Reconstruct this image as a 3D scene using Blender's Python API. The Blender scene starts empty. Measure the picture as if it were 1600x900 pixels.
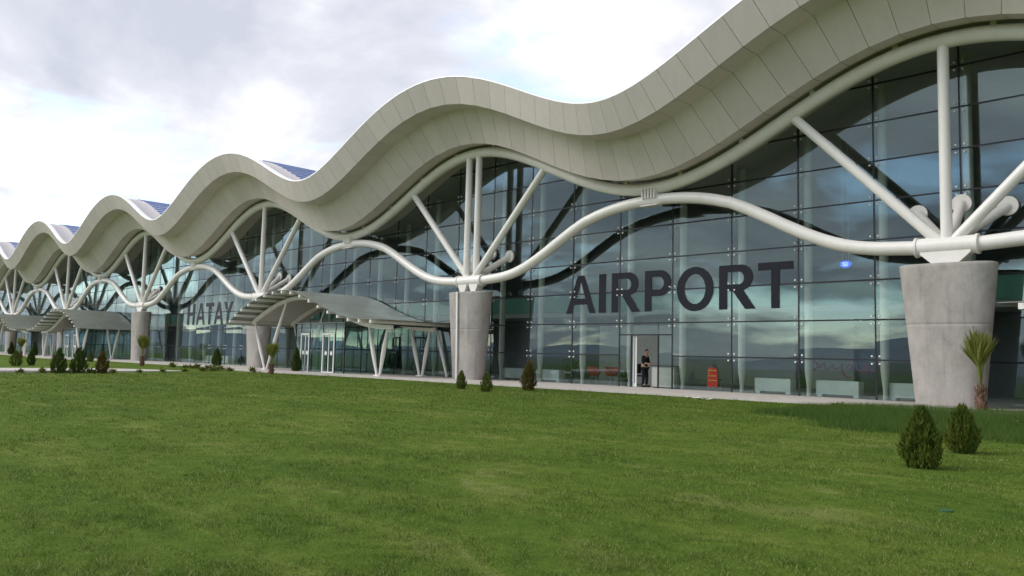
import bpy, bmesh, math, random
import numpy as np
from mathutils import Vector, Matrix, Quaternion

random.seed(7)
RNG = np.random.default_rng(11)
PI = math.pi
scene = bpy.context.scene
COL = scene.collection

# ------------------------------------------------------------------ camera
CAM = Vector((9.05, -29.16, 1.18))
YAW, PITCH, ROLL, FPX = 0.7968, 0.0849, -0.0252, 1264.29
_f = Vector((-math.sin(YAW) * math.cos(PITCH), math.cos(YAW) * math.cos(PITCH), math.sin(PITCH)))
_r = Vector((math.cos(YAW), math.sin(YAW), 0))
_d = -_r.cross(_f)
_c, _s = math.cos(ROLL), math.sin(ROLL)
_right = _r * _c + _d * _s
_down = _d * _c - _r * _s
cam_data = bpy.data.cameras.new('camera')
cam_data.sensor_width = 36
cam_data.lens = 36 * FPX / 1600
cam_data.clip_start = 0.1
cam_data.clip_end = 30000
cam = bpy.data.objects.new('camera', cam_data)
COL.objects.link(cam)
m = Matrix.Identity(4)
for i in range(3):
    m[i][0] = _right[i]; m[i][1] = -_down[i]; m[i][2] = -_f[i]; m[i][3] = CAM[i]
cam.matrix_world = m
scene.camera = cam

# ------------------------------------------------------------------ sky and sun
SUN_EL, SUN_AZ = math.radians(38), math.radians(228)     # azimuth clockwise from +Y
world = bpy.data.worlds.new('World'); scene.world = world
world.use_nodes = True
wt = world.node_tree; wt.nodes.clear()
def wn(t, **k):
    n = wt.nodes.new(t)
    for a, b in k.items(): setattr(n, a, b)
    return n
def wl(a, b): wt.links.new(a, b)
def wmath(op, a, b=None, clamp=False):
    n = wn('ShaderNodeMath', operation=op); n.use_clamp = clamp
    for i, v in enumerate((a, b)):
        if v is None: continue
        if isinstance(v, (int, float)): n.inputs[i].default_value = v
        else: wl(v, n.inputs[i])
    return n.outputs[0]
sky = wn('ShaderNodeTexSky', sky_type='NISHITA')
sky.sun_disc = False
sky.sun_elevation = SUN_EL; sky.sun_rotation = SUN_AZ
sky.air_density = 1.0; sky.dust_density = 0.3; sky.ozone_density = 1.0
tc = wn('ShaderNodeTexCoord')
sep = wn('ShaderNodeSeparateXYZ'); wl(tc.outputs['Generated'], sep.inputs[0])
zz = wmath('ADD', wmath('MAXIMUM', sep.outputs[2], 0.0), 0.24)
comb = wn('ShaderNodeCombineXYZ')
wl(wmath('DIVIDE', sep.outputs[0], zz), comb.inputs[0]); wl(wmath('DIVIDE', sep.outputs[1], zz), comb.inputs[1])
def wnoise(scale, detail, rough, off, dist=0.0):
    mp = wn('ShaderNodeMapping'); wl(comb.outputs[0], mp.inputs[0]); mp.inputs['Location'].default_value = off
    n = wn('ShaderNodeTexNoise'); wl(mp.outputs[0], n.inputs['Vector'])
    n.inputs['Scale'].default_value = scale; n.inputs['Detail'].default_value = detail
    n.inputs['Roughness'].default_value = rough; n.inputs['Distortion'].default_value = dist
    return n.outputs['Fac']
def wramp(fac, pts):
    r = wn('ShaderNodeValToRGB'); wl(fac, r.inputs[0])
    e = r.color_ramp.elements
    while len(e) < len(pts): e.new(0.5)
    for el, (p, c) in zip(e, pts): el.position = p; el.color = (*c, 1)
    return r.outputs[0]
cover = wramp(wnoise(1.6, 8, 0.55, (9.2, 17.6, 0.0), 0.25), [(0.37, (0.10, 0.10, 0.10)), (0.49, (1, 1, 1))])
body = wramp(wnoise(1.7, 8, 0.56, (0.6, 5.6, 4.0), 0.35),
             [(0.36, (0.275, 0.285, 0.325)), (0.47, (0.345, 0.35, 0.378)), (0.55, (0.43, 0.43, 0.445)), (0.66, (0.56, 0.555, 0.55))])
SKY_STRENGTH = 0.12
scl = wn('ShaderNodeVectorMath', operation='SCALE'); wl(body, scl.inputs[0]); scl.inputs['Scale'].default_value = 8.7
blue = wn('ShaderNodeVectorMath', operation='SCALE'); wl(sky.outputs[0], blue.inputs[0]); blue.inputs['Scale'].default_value = 1.25
mixc = wn('ShaderNodeMix', data_type='RGBA')
wl(wmath('MULTIPLY', cover, 0.97), mixc.inputs['Factor'])
wl(blue.outputs[0], mixc.inputs['A']); wl(scl.outputs[0], mixc.inputs['B'])
bg = wn('ShaderNodeBackground'); wl(mixc.outputs['Result'], bg.inputs[0]); bg.inputs[1].default_value = SKY_STRENGTH
wo = wn('ShaderNodeOutputWorld'); wl(bg.outputs[0], wo.inputs[0])

sun_d = bpy.data.lights.new('sun', 'SUN'); sun_d.energy = 1.1; sun_d.angle = math.radians(34); sun_d.color = (1.0, 0.965, 0.92)
sun = bpy.data.objects.new('sun', sun_d); COL.objects.link(sun)
sdir = Vector((math.sin(SUN_AZ) * math.cos(SUN_EL), math.cos(SUN_AZ) * math.cos(SUN_EL), math.sin(SUN_EL)))
sun.rotation_euler = (-sdir).to_track_quat('-Z', 'Y').to_euler()

vs = scene.view_settings
vs.view_transform = 'Standard'; vs.look = 'None'; vs.exposure = 1.2; vs.gamma = 1.0; vs.use_curve_mapping = False
scene.render.engine = 'CYCLES'
scene.cycles.max_bounces = 8; scene.cycles.transparent_max_bounces = 20
scene.cycles.diffuse_bounces = 4; scene.cycles.glossy_bounces = 5
scene.cycles.caustics_reflective = False; scene.cycles.caustics_refractive = False
scene.cycles.use_denoising = True

# ------------------------------------------------------------------ material helpers
MATS = {}
class NT:
    def __init__(s, name):
        s.m = bpy.data.materials.new(name); s.m.use_nodes = True
        s.t = s.m.node_tree; s.t.nodes.clear()
        s.out = s.n('ShaderNodeOutputMaterial')
    def n(s, t, **k):
        x = s.t.nodes.new(t)
        for a, b in k.items(): setattr(x, a, b)
        return x
    def l(s, a, b): s.t.links.new(a, b)
    def math(s, op, a, b=None, clamp=False):
        n = s.n('ShaderNodeMath', operation=op); n.use_clamp = clamp
        for i, v in enumerate((a, b)):
            if v is None: continue
            if isinstance(v, (int, float)): n.inputs[i].default_value = v
            else: s.l(v, n.inputs[i])
        return n.outputs[0]
    def noise(s, scale, detail=4, rough=0.55, coord='Object', stretch=(1, 1, 1), dist=0.0):
        if coord == 'World':
            g = s.n('ShaderNodeNewGeometry'); src = g.outputs['Position']
        else:
            src = s.n('ShaderNodeTexCoord').outputs[coord]
        mp = s.n('ShaderNodeMapping'); s.l(src, mp.inputs[0]); mp.inputs['Scale'].default_value = stretch
        n = s.n('ShaderNodeTexNoise'); s.l(mp.outputs[0], n.inputs['Vector'])
        n.inputs['Scale'].default_value = scale; n.inputs['Detail'].default_value = detail
        n.inputs['Roughness'].default_value = rough; n.inputs['Distortion'].default_value = dist
        return n.outputs['Fac']
    def ramp(s, fac, pts):
        r = s.n('ShaderNodeValToRGB'); s.l(fac, r.inputs[0])
        e = r.color_ramp.elements
        while len(e) < len(pts): e.new(0.5)
        for el, (p, c) in zip(e, pts):
            el.position = p; el.color = (*c, 1) if len(c) == 3 else c
        return r.outputs[0]
    def mix(s, fac, a, b, mode='MIX'):
        x = s.n('ShaderNodeMix', data_type='RGBA', blend_type=mode)
        for k, v in (('Factor', fac), ('A', a), ('B', b)):
            if isinstance(v, (int, float)): x.inputs[k].default_value = v
            elif isinstance(v, tuple): x.inputs[k].default_value = (*v, 1)
            else: s.l(v, x.inputs[k])
        return x.outputs['Result']
    def pbsdf(s, col, rough=0.5, metal=0.0, spec=0.5, bump=None, bstr=0.2, bdist=0.02):
        p = s.n('ShaderNodeBsdfPrincipled')
        if isinstance(col, tuple): p.inputs['Base Color'].default_value = (*col, 1)
        else: s.l(col, p.inputs['Base Color'])
        if isinstance(rough, (int, float)): p.inputs['Roughness'].default_value = rough
        else: s.l(rough, p.inputs['Roughness'])
        p.inputs['Metallic'].default_value = metal
        p.inputs['Specular IOR Level'].default_value = spec
        if bump is not None:
            b = s.n('ShaderNodeBump'); s.l(bump, b.inputs['Height'])
            b.inputs['Strength'].default_value = bstr; b.inputs['Distance'].default_value = bdist
            s.l(b.outputs[0], p.inputs['Normal'])
        return p
    def done(s, sh):
        s.l(sh.outputs[0] if hasattr(sh, 'outputs') else sh, s.out.inputs[0])
        MATS[s.m.name] = s.m
        return s.m
    def objrand(s):
        return s.n('ShaderNodeObjectInfo').outputs['Random']
    def island(s):
        return s.n('ShaderNodeNewGeometry').outputs['Random Per Island']

def paint(name, col, rough=0.5, var=0.06, scale=3.0, metal=0.0, spec=0.4, objvar=0.0, dirt=0.0):
    t = NT(name)
    a = tuple(c * (1 - var) for c in col); b = tuple(min(1, c * (1 + var)) for c in col)
    c = t.ramp(t.noise(scale, 5, 0.6, 'World'), [(0.3, a), (0.7, b)])
    if dirt:
        d = t.ramp(t.noise(1.1, 6, 0.65, 'World', (3.0, 3.0, 0.35)), [(0.42, (1, 1, 1)), (0.75, (1 - dirt, 1 - dirt * 1.05, 1 - dirt * 1.2))])
        c = t.mix(1.0, c, d, 'MULTIPLY')
    if objvar:
        v = t.math('ADD', t.math('MULTIPLY', t.objrand(), 2 * objvar), 1 - objvar)
        cmb = t.n('ShaderNodeCombineXYZ')
        for i in range(3): t.l(v, cmb.inputs[i])
        c = t.mix(1.0, c, cmb.outputs[0], 'MULTIPLY')
    return t.done(t.pbsdf(c, rough, metal, spec))

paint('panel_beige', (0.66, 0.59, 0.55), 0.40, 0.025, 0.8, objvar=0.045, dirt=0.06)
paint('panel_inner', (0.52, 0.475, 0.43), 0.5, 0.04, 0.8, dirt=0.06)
paint('underlay', (0.09, 0.08, 0.07), 0.8)
paint('cap_white', (0.78, 0.77, 0.75), 0.35, 0.03)
paint('roof_sky_reflection', (0.33, 0.385, 0.56), 0.35, 0.06, 0.6, metal=0.2)  # blue of the reflected sky is put into the roof metal's base colour
paint('steel_white', (0.78, 0.745, 0.69), 0.30, 0.03, 1.0, dirt=0.06)
paint('steel_post', (0.60, 0.58, 0.52), 0.45, 0.03, 1.0)
paint('gasket', (0.012, 0.013, 0.016), 0.5)
paint('stainless', (0.55, 0.55, 0.55), 0.3, 0.02, metal=1.0)
paint('letter_vinyl', (0.008, 0.008, 0.016), 0.35, 0.05, spec=0.22)
paint('frame_white', (0.70, 0.70, 0.67), 0.4)
paint('wall_grey', (0.42, 0.41, 0.38), 0.7)
paint('wall_dark', (0.10, 0.105, 0.105), 0.6)
paint('ceiling', (0.30, 0.30, 0.29), 0.8)
paint('slab_green', (0.10, 0.30, 0.21), 0.35)
paint('box_white', (0.66, 0.68, 0.66), 0.5)
paint('red_fabric', (0.48, 0.05, 0.05), 0.7)
paint('red_sign', (0.30, 0.02, 0.03), 0.5)
paint('black_cloth', (0.012, 0.012, 0.014), 0.85)
paint('dark_desk', (0.02, 0.02, 0.022), 0.5)
paint('skin', (0.48, 0.27, 0.18), 0.55)
paint('hair', (0.01, 0.008, 0.006), 0.6)
paint('pot', (0.05, 0.045, 0.04), 0.6)
paint('orange_cloth', (0.55, 0.20, 0.02), 0.7)
paint('valve_green', (0.02, 0.09, 0.03), 0.8)
paint('scrap_white', (0.75, 0.75, 0.72), 0.7)
paint('hill_haze', (0.21, 0.24, 0.28), 0.95, 0.25, 0.002)  # pale bluish distance haze is mixed into the hills' own colour
paint('far_ground', (0.07, 0.09, 0.04), 0.95, 0.3, 0.01)
paint('brown_trunk', (0.10, 0.06, 0.035), 0.9, 0.3, 20)
paint('palm_trunk', (0.15, 0.085, 0.055), 0.9, 0.5, 18)

t = NT('blue_sign')
e = t.n('ShaderNodeEmission'); e.inputs[0].default_value = (0.02, 0.07, 0.75, 1); e.inputs[1].default_value = 0.9
t.done(e)
t = NT('blue_sign_mark')
e = t.n('ShaderNodeEmission'); e.inputs[0].default_value = (0.55, 0.75, 1.0, 1); e.inputs[1].default_value = 0.9
t.done(e)
t = NT('vest_red')
t.done(t.pbsdf((0.85, 0.06, 0.04), 0.6))
t = NT('vest_stripe')
t.done(t.pbsdf((0.75, 0.62, 0.12), 0.5))

def concrete():
    t = NT('concrete')
    c = t.ramp(t.noise(2.2, 8, 0.62, 'World', (1, 1, 0.55), 0.4), [(0.28, (0.265, 0.242, 0.218)), (0.5, (0.375, 0.345, 0.31)), (0.72, (0.47, 0.435, 0.39))])
    fine = t.noise(28, 5, 0.7, 'World')
    c = t.mix(0.35, c, t.ramp(fine, [(0.3, (0.22, 0.205, 0.19)), (0.7, (0.42, 0.39, 0.36))]))
    st = t.ramp(t.noise(1.5, 5, 0.6, 'World', (2.2, 2.2, 0.16), 0.5), [(0.52, (1, 1, 1)), (0.78, (0.70, 0.68, 0.66))])
    c = t.mix(0.9, c, st, 'MULTIPLY')
    pits = t.ramp(t.noise(9, 3, 0.5, 'World'), [(0.66, (1, 1, 1)), (0.74, (0.72, 0.71, 0.70))])
    c = t.mix(0.8, c, pits, 'MULTIPLY')
    return t.done(t.pbsdf(c, 0.85, 0, 0.25, fine, 0.25, 0.02))
concrete()

def paving():
    t = NT('paving')
    c = t.ramp(t.noise(3, 6, 0.6, 'World'), [(0.3, (0.42, 0.38, 0.34)), (0.7, (0.55, 0.51, 0.46))])
    return t.done(t.pbsdf(c, 0.85, 0, 0.2))
paving()

def glass(name, tint, r0=0.045, rtint=(0.76, 0.94, 1.0)):
    t = NT(name)
    g = t.n('ShaderNodeNewGeometry')
    d = t.n('ShaderNodeVectorMath', operation='DOT_PRODUCT'); t.l(g.outputs['Normal'], d.inputs[0]); t.l(g.outputs['Incoming'], d.inputs[1])
    c = t.math('SUBTRACT', 1.0, t.math('ABSOLUTE', d.outputs['Value']), True)
    p5 = t.math('POWER', c, 5.0)
    R = t.math('ADD', t.math('MULTIPLY', p5, 1 - r0), r0, True)
    tr = t.n('ShaderNodeBsdfTransparent'); tr.inputs[0].default_value = (*tint, 1)
    gl = t.n('ShaderNodeBsdfGlossy'); gl.inputs['Color'].default_value = (*rtint, 1); gl.inputs['Roughness'].default_value = 0.0
    mx = t.n('ShaderNodeMixShader'); t.l(R, mx.inputs[0]); t.l(tr.outputs[0], mx.inputs[1]); t.l(gl.outputs[0], mx.inputs[2])
    return t.done(mx)
glass('facade_glass', (0.825, 0.872, 0.86), 0.075)
glass('clear_glass', (0.86, 0.93, 0.92), 0.04)
def canopy_glass():
    t = NT('canopy_glass')
    tr = t.n('ShaderNodeBsdfTransparent'); tr.inputs[0].default_value = (0.62, 0.68, 0.62, 1)
    p = t.pbsdf(t.ramp(t.noise(1.5, 5, 0.6, 'World'), [(0.3, (0.25, 0.27, 0.235)), (0.7, (0.33, 0.345, 0.30))]), 0.35)
    mx = t.n('ShaderNodeMixShader'); mx.inputs[0].default_value = 0.72
    t.l(tr.outputs[0], mx.inputs[1]); t.l(p.outputs[0], mx.inputs[2])
    return t.done(mx)
canopy_glass()

def leafmat(name, stops, trans=0.25):
    t = NT(name)
    c = t.ramp(t.island(), stops)
    c = t.mix(0.35, c, t.ramp(t.noise(2.5, 3, 0.5, 'World'), [(0.3, stops[0][1]), (0.7, stops[-1][1])]))
    p = t.pbsdf(c, 0.6, 0, 0.25)
    tl = t.n('ShaderNodeBsdfTranslucent'); t.l(c, tl.inputs[0])
    mx = t.n('ShaderNodeMixShader'); mx.inputs[0].default_value = trans
    t.l(p.outputs[0], mx.inputs[1]); t.l(tl.outputs[0], mx.inputs[2])
    return t.done(mx)
leafmat('thuja', [(0.0, (0.034, 0.072, 0.008)), (0.5, (0.075, 0.130, 0.013)), (0.9, (0.14, 0.20, 0.02)), (1.0, (0.20, 0.19, 0.04))])
leafmat('thuja_dark', [(0.0, (0.024, 0.055, 0.008)), (0.6, (0.048, 0.095, 0.013)), (1.0, (0.10, 0.14, 0.022))])
leafmat('thuja_brown', [(0.0, (0.045, 0.050, 0.010)), (0.5, (0.090, 0.090, 0.016)), (1.0, (0.19, 0.115, 0.03))])
leafmat('palm_leaf', [(0.0, (0.10, 0.14, 0.02)), (0.6, (0.19, 0.23, 0.035)), (1.0, (0.34, 0.32, 0.09))], 0.35)
leafmat('plant_leaf', [(0.0, (0.06, 0.10, 0.02)), (0.7, (0.12, 0.16, 0.03)), (1.0, (0.28, 0.26, 0.05))], 0.3)

def grass_color(t):
    big = t.noise(0.11, 5, 0.62, 'World', (0.8, 1.7, 1.0), 0.8)
    med = t.noise(0.55, 6, 0.7, 'World', (0.7, 1.6, 1.0), 0.6)
    sml = t.noise(3.2, 4, 0.65, 'World', (1.0, 1.0, 1.0), 0.3)
    c1 = t.ramp(big, [(0.36, (0.070, 0.124, 0.018)), (0.5, (0.102, 0.163, 0.025)), (0.62, (0.145, 0.197, 0.034))])
    c2 = t.ramp(med, [(0.34, (0.056, 0.110, 0.014)), (0.48, (0.098, 0.160, 0.022)), (0.57, (0.140, 0.194, 0.034)), (0.67, (0.26, 0.27, 0.095))])
    c3 = t.ramp(sml, [(0.30, (0.72, 0.75, 0.70)), (0.55, (1.0, 1.0, 1.0)), (0.75, (1.30, 1.22, 1.2))])
    return t.mix(0.8, t.mix(0.55, c1, c2), c3, 'MULTIPLY')
def lawnmat():
    t = NT('lawn')
    c = grass_color(t)
    f = t.noise(34, 6, 0.75, 'World', (1, 1, 1))
    c = t.mix(1.0, c, t.ramp(f, [(0.3, (0.55, 0.55, 0.5)), (0.7, (1.15, 1.15, 1.1))]), 'MULTIPLY')
    return t.done(t.pbsdf(c, 0.95, 0, 0.05, f, 0.6, 0.05))
lawnmat()
def blademat(name, stops, w):
    t = NT(name)
    c = t.mix(w, grass_color(t), t.ramp(t.island(), stops))
    p = t.pbsdf(c, 0.7, 0, 0.12)
    tl = t.n('ShaderNodeBsdfTranslucent'); t.l(c, tl.inputs[0])
    mx = t.n('ShaderNodeMixShader'); mx.inputs[0].default_value = 0.3
    t.l(p.outputs[0], mx.inputs[1]); t.l(tl.outputs[0], mx.inputs[2])
    return t.done(mx)
blademat('blade', [(0.0, (0.030, 0.075, 0.008)), (0.5, (0.085, 0.155, 0.018)), (0.74, (0.19, 0.25, 0.055)), (1.0, (0.50, 0.47, 0.22))], 0.62)
blademat('blade_tall', [(0.0, (0.036, 0.085, 0.016)), (0.7, (0.070, 0.140, 0.028)), (1.0, (0.15, 0.19, 0.06))], 0.75)

# ------------------------------------------------------------------ mesh helpers
def link(name, me, mat=None, parent=None, loc=None):
    o = bpy.data.objects.new(name, me)
    COL.objects.link(o)
    if mat is not None and me is not None and len(me.materials) == 0: me.materials.append(MATS[mat])
    if parent is not None: o.parent = parent
    if loc is not None: o.location = loc
    return o
def mesh(name, verts, faces, smooth=False):
    me = bpy.data.meshes.new(name)
    me.from_pydata([tuple(v) for v in verts], [], faces)
    me.update()
    if smooth: me.polygons.foreach_set('use_smooth', [True] * len(me.polygons))
    return me
def empty(name, loc=(0, 0, 0), rz=0.0):
    o = bpy.data.objects.new(name, None); COL.objects.link(o)
    o.location = loc; o.rotation_euler = (0, 0, rz); o.empty_display_size = 0.3
    return o
def tag(o, label, cat, group=None):
    o['label'] = label; o['category'] = cat
    if group: o['group'] = group
    return o
def struct(o): o['kind'] = 'structure'; return o
def stuff(o): o['kind'] = 'stuff'; return o
class G:
    """collects simple solids into one mesh"""
    def __init__(s): s.v = []; s.f = []; s.sm = []
    def add(s, v, f, smooth=False):
        b = len(s.v); s.v += [tuple(x) for x in v]; s.f += [tuple(i + b for i in q) for q in f]; s.sm += [smooth] * len(f)
        return s
    def box(s, x0, x1, y0, y1, z0, z1):
        v = [(x0, y0, z0), (x1, y0, z0), (x1, y1, z0), (x0, y1, z0), (x0, y0, z1), (x1, y0, z1), (x1, y1, z1), (x0, y1, z1)]
        return s.add(v, [(0, 3, 2, 1), (4, 5, 6, 7), (0, 1, 5, 4), (1, 2, 6, 5), (2, 3, 7, 6), (3, 0, 4, 7)])
    def tube(s, pts, rad, n=14, caps=True):
        pts = [Vector(p) for p in pts]
        if isinstance(rad, (int, float)): rad = [rad] * len(pts)
        tang = []
        for i in range(len(pts)):
            a = pts[max(i - 1, 0)]; b = pts[min(i + 1, len(pts) - 1)]
            tang.append((b - a).normalized())
        ref = Vector((0, 1, 0)) if abs(tang[0].y) < 0.9 else Vector((0, 0, 1))
        v = []; f = []
        for p, tg, r in zip(pts, tang, rad):
            u = (ref - tg * ref.dot(tg)).normalized(); w = tg.cross(u); ref = u
            for k in range(n):
                a = 2 * PI * k / n
                v.append(p + (u * math.cos(a) + w * math.sin(a)) * r)
        for i in range(len(pts) - 1):
            for k in range(n):
                f.append((i * n + k, i * n + (k + 1) % n, (i + 1) * n + (k + 1) % n, (i + 1) * n + k))
        s.add(v, f, True)
        if caps:
            b = len(s.v)
            s.add(v[:n], [tuple(reversed(range(n)))]); s.add(v[-n:], [tuple(range(n))])
        return s
    def prism(s, poly, y0, y1):
        """polygon in XZ extruded along Y"""
        n = len(poly)
        v = [(x, y0, z) for x, z in poly] + [(x, y1, z) for x, z in poly]
        f = [tuple(range(n)), tuple(reversed(range(n, 2 * n)))] + [(i, i + n, (i + 1) % n + n, (i + 1) % n) for i in range(n)]
        return s.add(v, f)
    def mesh(s, name):
        me = mesh(name, s.v, s.f)
        me.polygons.foreach_set('use_smooth', s.sm)
        bm = bmesh.new(); bm.from_mesh(me)
        bmesh.ops.recalc_face_normals(bm, faces=bm.faces); bm.to_mesh(me); bm.free()
        return me
    def obj(s, name, mat, parent=None, loc=None): return link(name, s.mesh(name), mat, parent, loc)
def clone(o, parent=None):
    c = o.copy(); COL.objects.link(c); c.parent = parent
    for ch in list(o.children): clone(ch, c)
    return c

# ------------------------------------------------------------------ geometry of the wave
BAY = 24.0; K = 2 * PI / BAY
ZC, AMP = 10.55, 1.77
GY = 1.6                      # glass plane
PZ = -0.08                    # paving level
def wave(x): return ZC + AMP * math.cos(K * x)
def off(x, n):
    sl = -AMP * K * math.sin(K * x); q = math.sqrt(1 + sl * sl)
    return x - sl / q * n, wave(x) + n / q
LOWT = [(0, 5.25), (1, 5.25), (2.3, 5.33), (3, 5.43), (3.6, 5.57), (4.3, 5.82), (5, 6.13), (5.74, 6.5), (6.5, 6.91), (7.3, 7.32), (8.1, 7.68), (9, 7.94), (9.8, 8.10), (10.6, 8.20), (11.3, 8.25), (12, 8.27)]
_lx = np.array([p[0] for p in LOWT]); _lz = np.array([p[1] for p in LOWT])
def lowz(x):
    d = abs((x + 12) % 24 - 12)
    return float(np.interp(d, _lx, _lz))
def lawn_z(x, y):
    tt = min(max((-3.6 - y) / 25.4, 0), 1)
    z = -0.15 - 0.27 * tt
    k = min(max((-4.2 - y) / 3.0, 0), 1)
    z += k * (0.035 * math.sin(x * 0.31 + 1.3) * math.cos(y * 0.27) + 0.025 * math.sin(x * 0.13 - y * 0.19 + 0.6))
    return z

# ------------------------------------------------------------------ the setting
def make_grid(name, xs, ys, zf, mat):
    v = [(x, y, zf(x, y)) for y in ys for x in xs]; nx = len(xs)
    f = [(j * nx + i, j * nx + i + 1, (j + 1) * nx + i + 1, (j + 1) * nx + i) for j in range(len(ys) - 1) for i in range(nx - 1)]
    return link(name, mesh(name, v, f, True), mat)
struct(make_grid('lawn', list(np.arange(-220, 90.1, 1.5)), list(np.arange(-110, -3.2, 1.0)) + [-3.2, 0.0], lawn_z, 'lawn'))
struct(make_grid('far_ground', [-12000, -3000, -800, -300, 150, 600, 3000, 12000], [-12000, -3000, -800, -150, 100, 800, 3000, 12000], lambda x, y: -0.9, 'far_ground'))
# paving along the facade, wider in front of the entrance canopy
pv = [(-200, GY + 0.4), (60, GY + 0.4), (60, -3.0), (2, -2.7), (-5, -3.0), (-12, -3.3), (-20, -3.7), (-26, -3.8), (-33, -4.4), (-37, -5.0), (-46, -5.0), (-50, -3.4), (-75, -3.4), (-80, -5.2), (-90, -5.2), (-95, -3.4), (-200, -3.4)]
def slab(name, poly, z0, z1, mat):
    n = len(poly)
    v = [(x, y, z1) for x, y in poly] + [(x, y, z0) for x, y in poly]
    f = [tuple(range(n)), tuple(reversed(range(n, 2 * n)))] + [(i, (i + 1) % n, (i + 1) % n + n, i + n) for i in range(n)]
    me = mesh(name, v, f)
    bm = bmesh.new(); bm.from_mesh(me); bmesh.ops.recalc_face_normals(bm, faces=bm.faces); bm.to_mesh(me); bm.free()
    return link(name, me, mat)
struct(slab('pavement', pv, -0.4, PZ, 'paving'))
fp = [(-40.2, -40), (-40.2, -22), (-40.4, -16), (-41.0, -11), (-41.6, -7.5), (-40.0, -5.02), (-45.6, -5.02), (-47.0, -8), (-46.4, -12), (-45.8, -16), (-45.6, -22), (-45.6, -40)]
struct(slab('footpath', fp, -0.7, -0.205, 'paving'))
def hills():
    v = []; f = []; n = 160
    for i in range(n + 1):
        a = math.radians(-178 + 176 * i / n); R0 = 5200
        h = 55 + 70 * (0.5 + 0.5 * math.sin(i * 0.11 + 0.4)) + 26 * math.sin(i * 0.33) + 18 * math.sin(i * 0.9 + 1)
        for r, z in ((R0 - 1500, -2), (R0 - 700, h * 0.45), (R0, max(h, 40)), (R0 + 1500, -2)):
            v.append((r * math.cos(a), r * math.sin(a), z))
    for i in range(n):
        for k in range(3):
            b = i * 4 + k; f.append((b, b + 1, b + 5, b + 4))
    struct(link('hills', mesh('hills', v, f, True), 'hill_haze'))
hills()

# ------------------------------------------------------------------ terminal building
term = empty('airport_terminal', (0, 0, PZ))
tag(term, 'long airport terminal with wavy beige roof, white tube trusses and green glass front', 'building')
term.location = (0, 0, 0)
X0, X1 = -168, 34
roof = empty('roof'); roof.parent = term
# each panel folded over its edge; a dark underlay shows in the joints
PROF_A = [(-3.80, 3.05), (-3.20, 1.85), (-2.10, 1.87)]
PROF_B = [(-2.10, 1.87), (-1.10, 0.25), (-0.20, 0.36)]
def sweep(prof, xa, xb, step, inset=0.0):
    nseg = max(1, int(round((xb - xa) / step)))
    v = []; f = []; n = len(prof)
    for i in range(nseg + 1):
        x = xa + (xb - xa) * i / nseg
        for (y, nn) in prof:
            px, pz = off(x, nn); v.append((px, y, pz))
    for i in range(nseg):
        for k in range(n - 1):
            f.append((i * n + k, (i + 1) * n + k, (i + 1) * n + k + 1, i * n + k + 1))
    return v, f
def panel_mesh(name, prof, xa, xb, g=0.008, depth=0.05):
    v = []; n = len(prof)
    for x in (xa + g, xb - g):
        for (y, nn) in prof: px, pz = off(x, nn); v.append((px, y, pz))
    back = [(prof[0][0] + depth, prof[0][1] - 0.01), (prof[1][0] + depth, prof[1][1] + depth), (prof[2][0], prof[2][1] + depth)]
    for x in (xa + g, xb - g):
        for (y, nn) in back: px, pz = off(x, nn); v.append((px, y, pz))
    f = []
    for k in range(n - 1):
        f.append((k, n + k, n + k + 1, k + 1))
        f.append((k, k + 1, 2 * n + k + 1, 2 * n + k)); f.append((n + k, 3 * n + k, 3 * n + k + 1, n + k + 1))
    me = mesh(name, v, f); me.materials.append(MATS['panel_beige'])
    return me
# one bay of panels shares its meshes over the bays
bay_A = [panel_mesh('fascia_panel', PROF_A, i, i + 1) for i in range(24)]
bay_B = [panel_mesh('soffit_panel', PROF_B, i, i + 1) for i in range(24)]
XP0, XP1 = -120, 10
for X in range(XP0, XP1):
    b = math.floor(X / 24) * 24
    for nm, lst in (('fascia_panel', bay_A), ('soffit_panel', bay_B)):
        o = link(nm, lst[X - b], None, roof); o.location = (b, 0, 0)
for nm, prof in (('far_fascia_panel', PROF_A), ('far_soffit_panel', PROF_B)):
    for xa, xb in ((X0, XP0), (XP1, X1)):
        v, f = sweep(prof, xa, xb, 1.0)
        stuff(link(nm, mesh(nm, v, f), 'panel_beige', roof))
und = [(-3.76, 3.0), (-3.14, 1.92), (-2.02, 1.93), (-1.04, 0.32), (-0.2, 0.41)]
v, f = sweep(und, X0, X1, 0.5); link('underlay', mesh('underlay', v, f, True), 'underlay', roof)
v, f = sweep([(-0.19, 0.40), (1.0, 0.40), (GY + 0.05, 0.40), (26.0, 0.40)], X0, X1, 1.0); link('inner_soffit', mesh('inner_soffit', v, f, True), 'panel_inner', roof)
v, f = sweep([(-3.80, 3.06), (-3.80, 3.13), (-3.35, 3.13)], X0, X1, 0.5); link('cap_flashing', mesh('cap_flashing', v, f, True), 'cap_white', roof)
v, f = sweep([(-3.35, 3.125), (-3.35, 2.95), (-1.6, 2.95)], X0, X1, 0.5); link('roof_edge', mesh('roof_edge', v, f, True), 'panel_beige', roof)
v, f = sweep([(-1.6, 2.945), (26, 2.945)], X0, X1, 0.5); link('roof_sheet', mesh('roof_sheet', v, f, True), 'roof_sky_reflection', roof)
g = G()
for i in range(int((X1 - X0) / 0.6)):
    x = X0 + 0.6 * i
    q = [(x - 0.02, 2.94), (x + 0.02, 2.94), (x + 0.02, 3.02), (x - 0.02, 3.02)]
    pts = [off(a, n) for a, n in q]
    g.prism(pts, -1.6, 26.0)
stuff(g.obj('standing_seam', 'roof_sky_reflection', roof))

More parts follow.
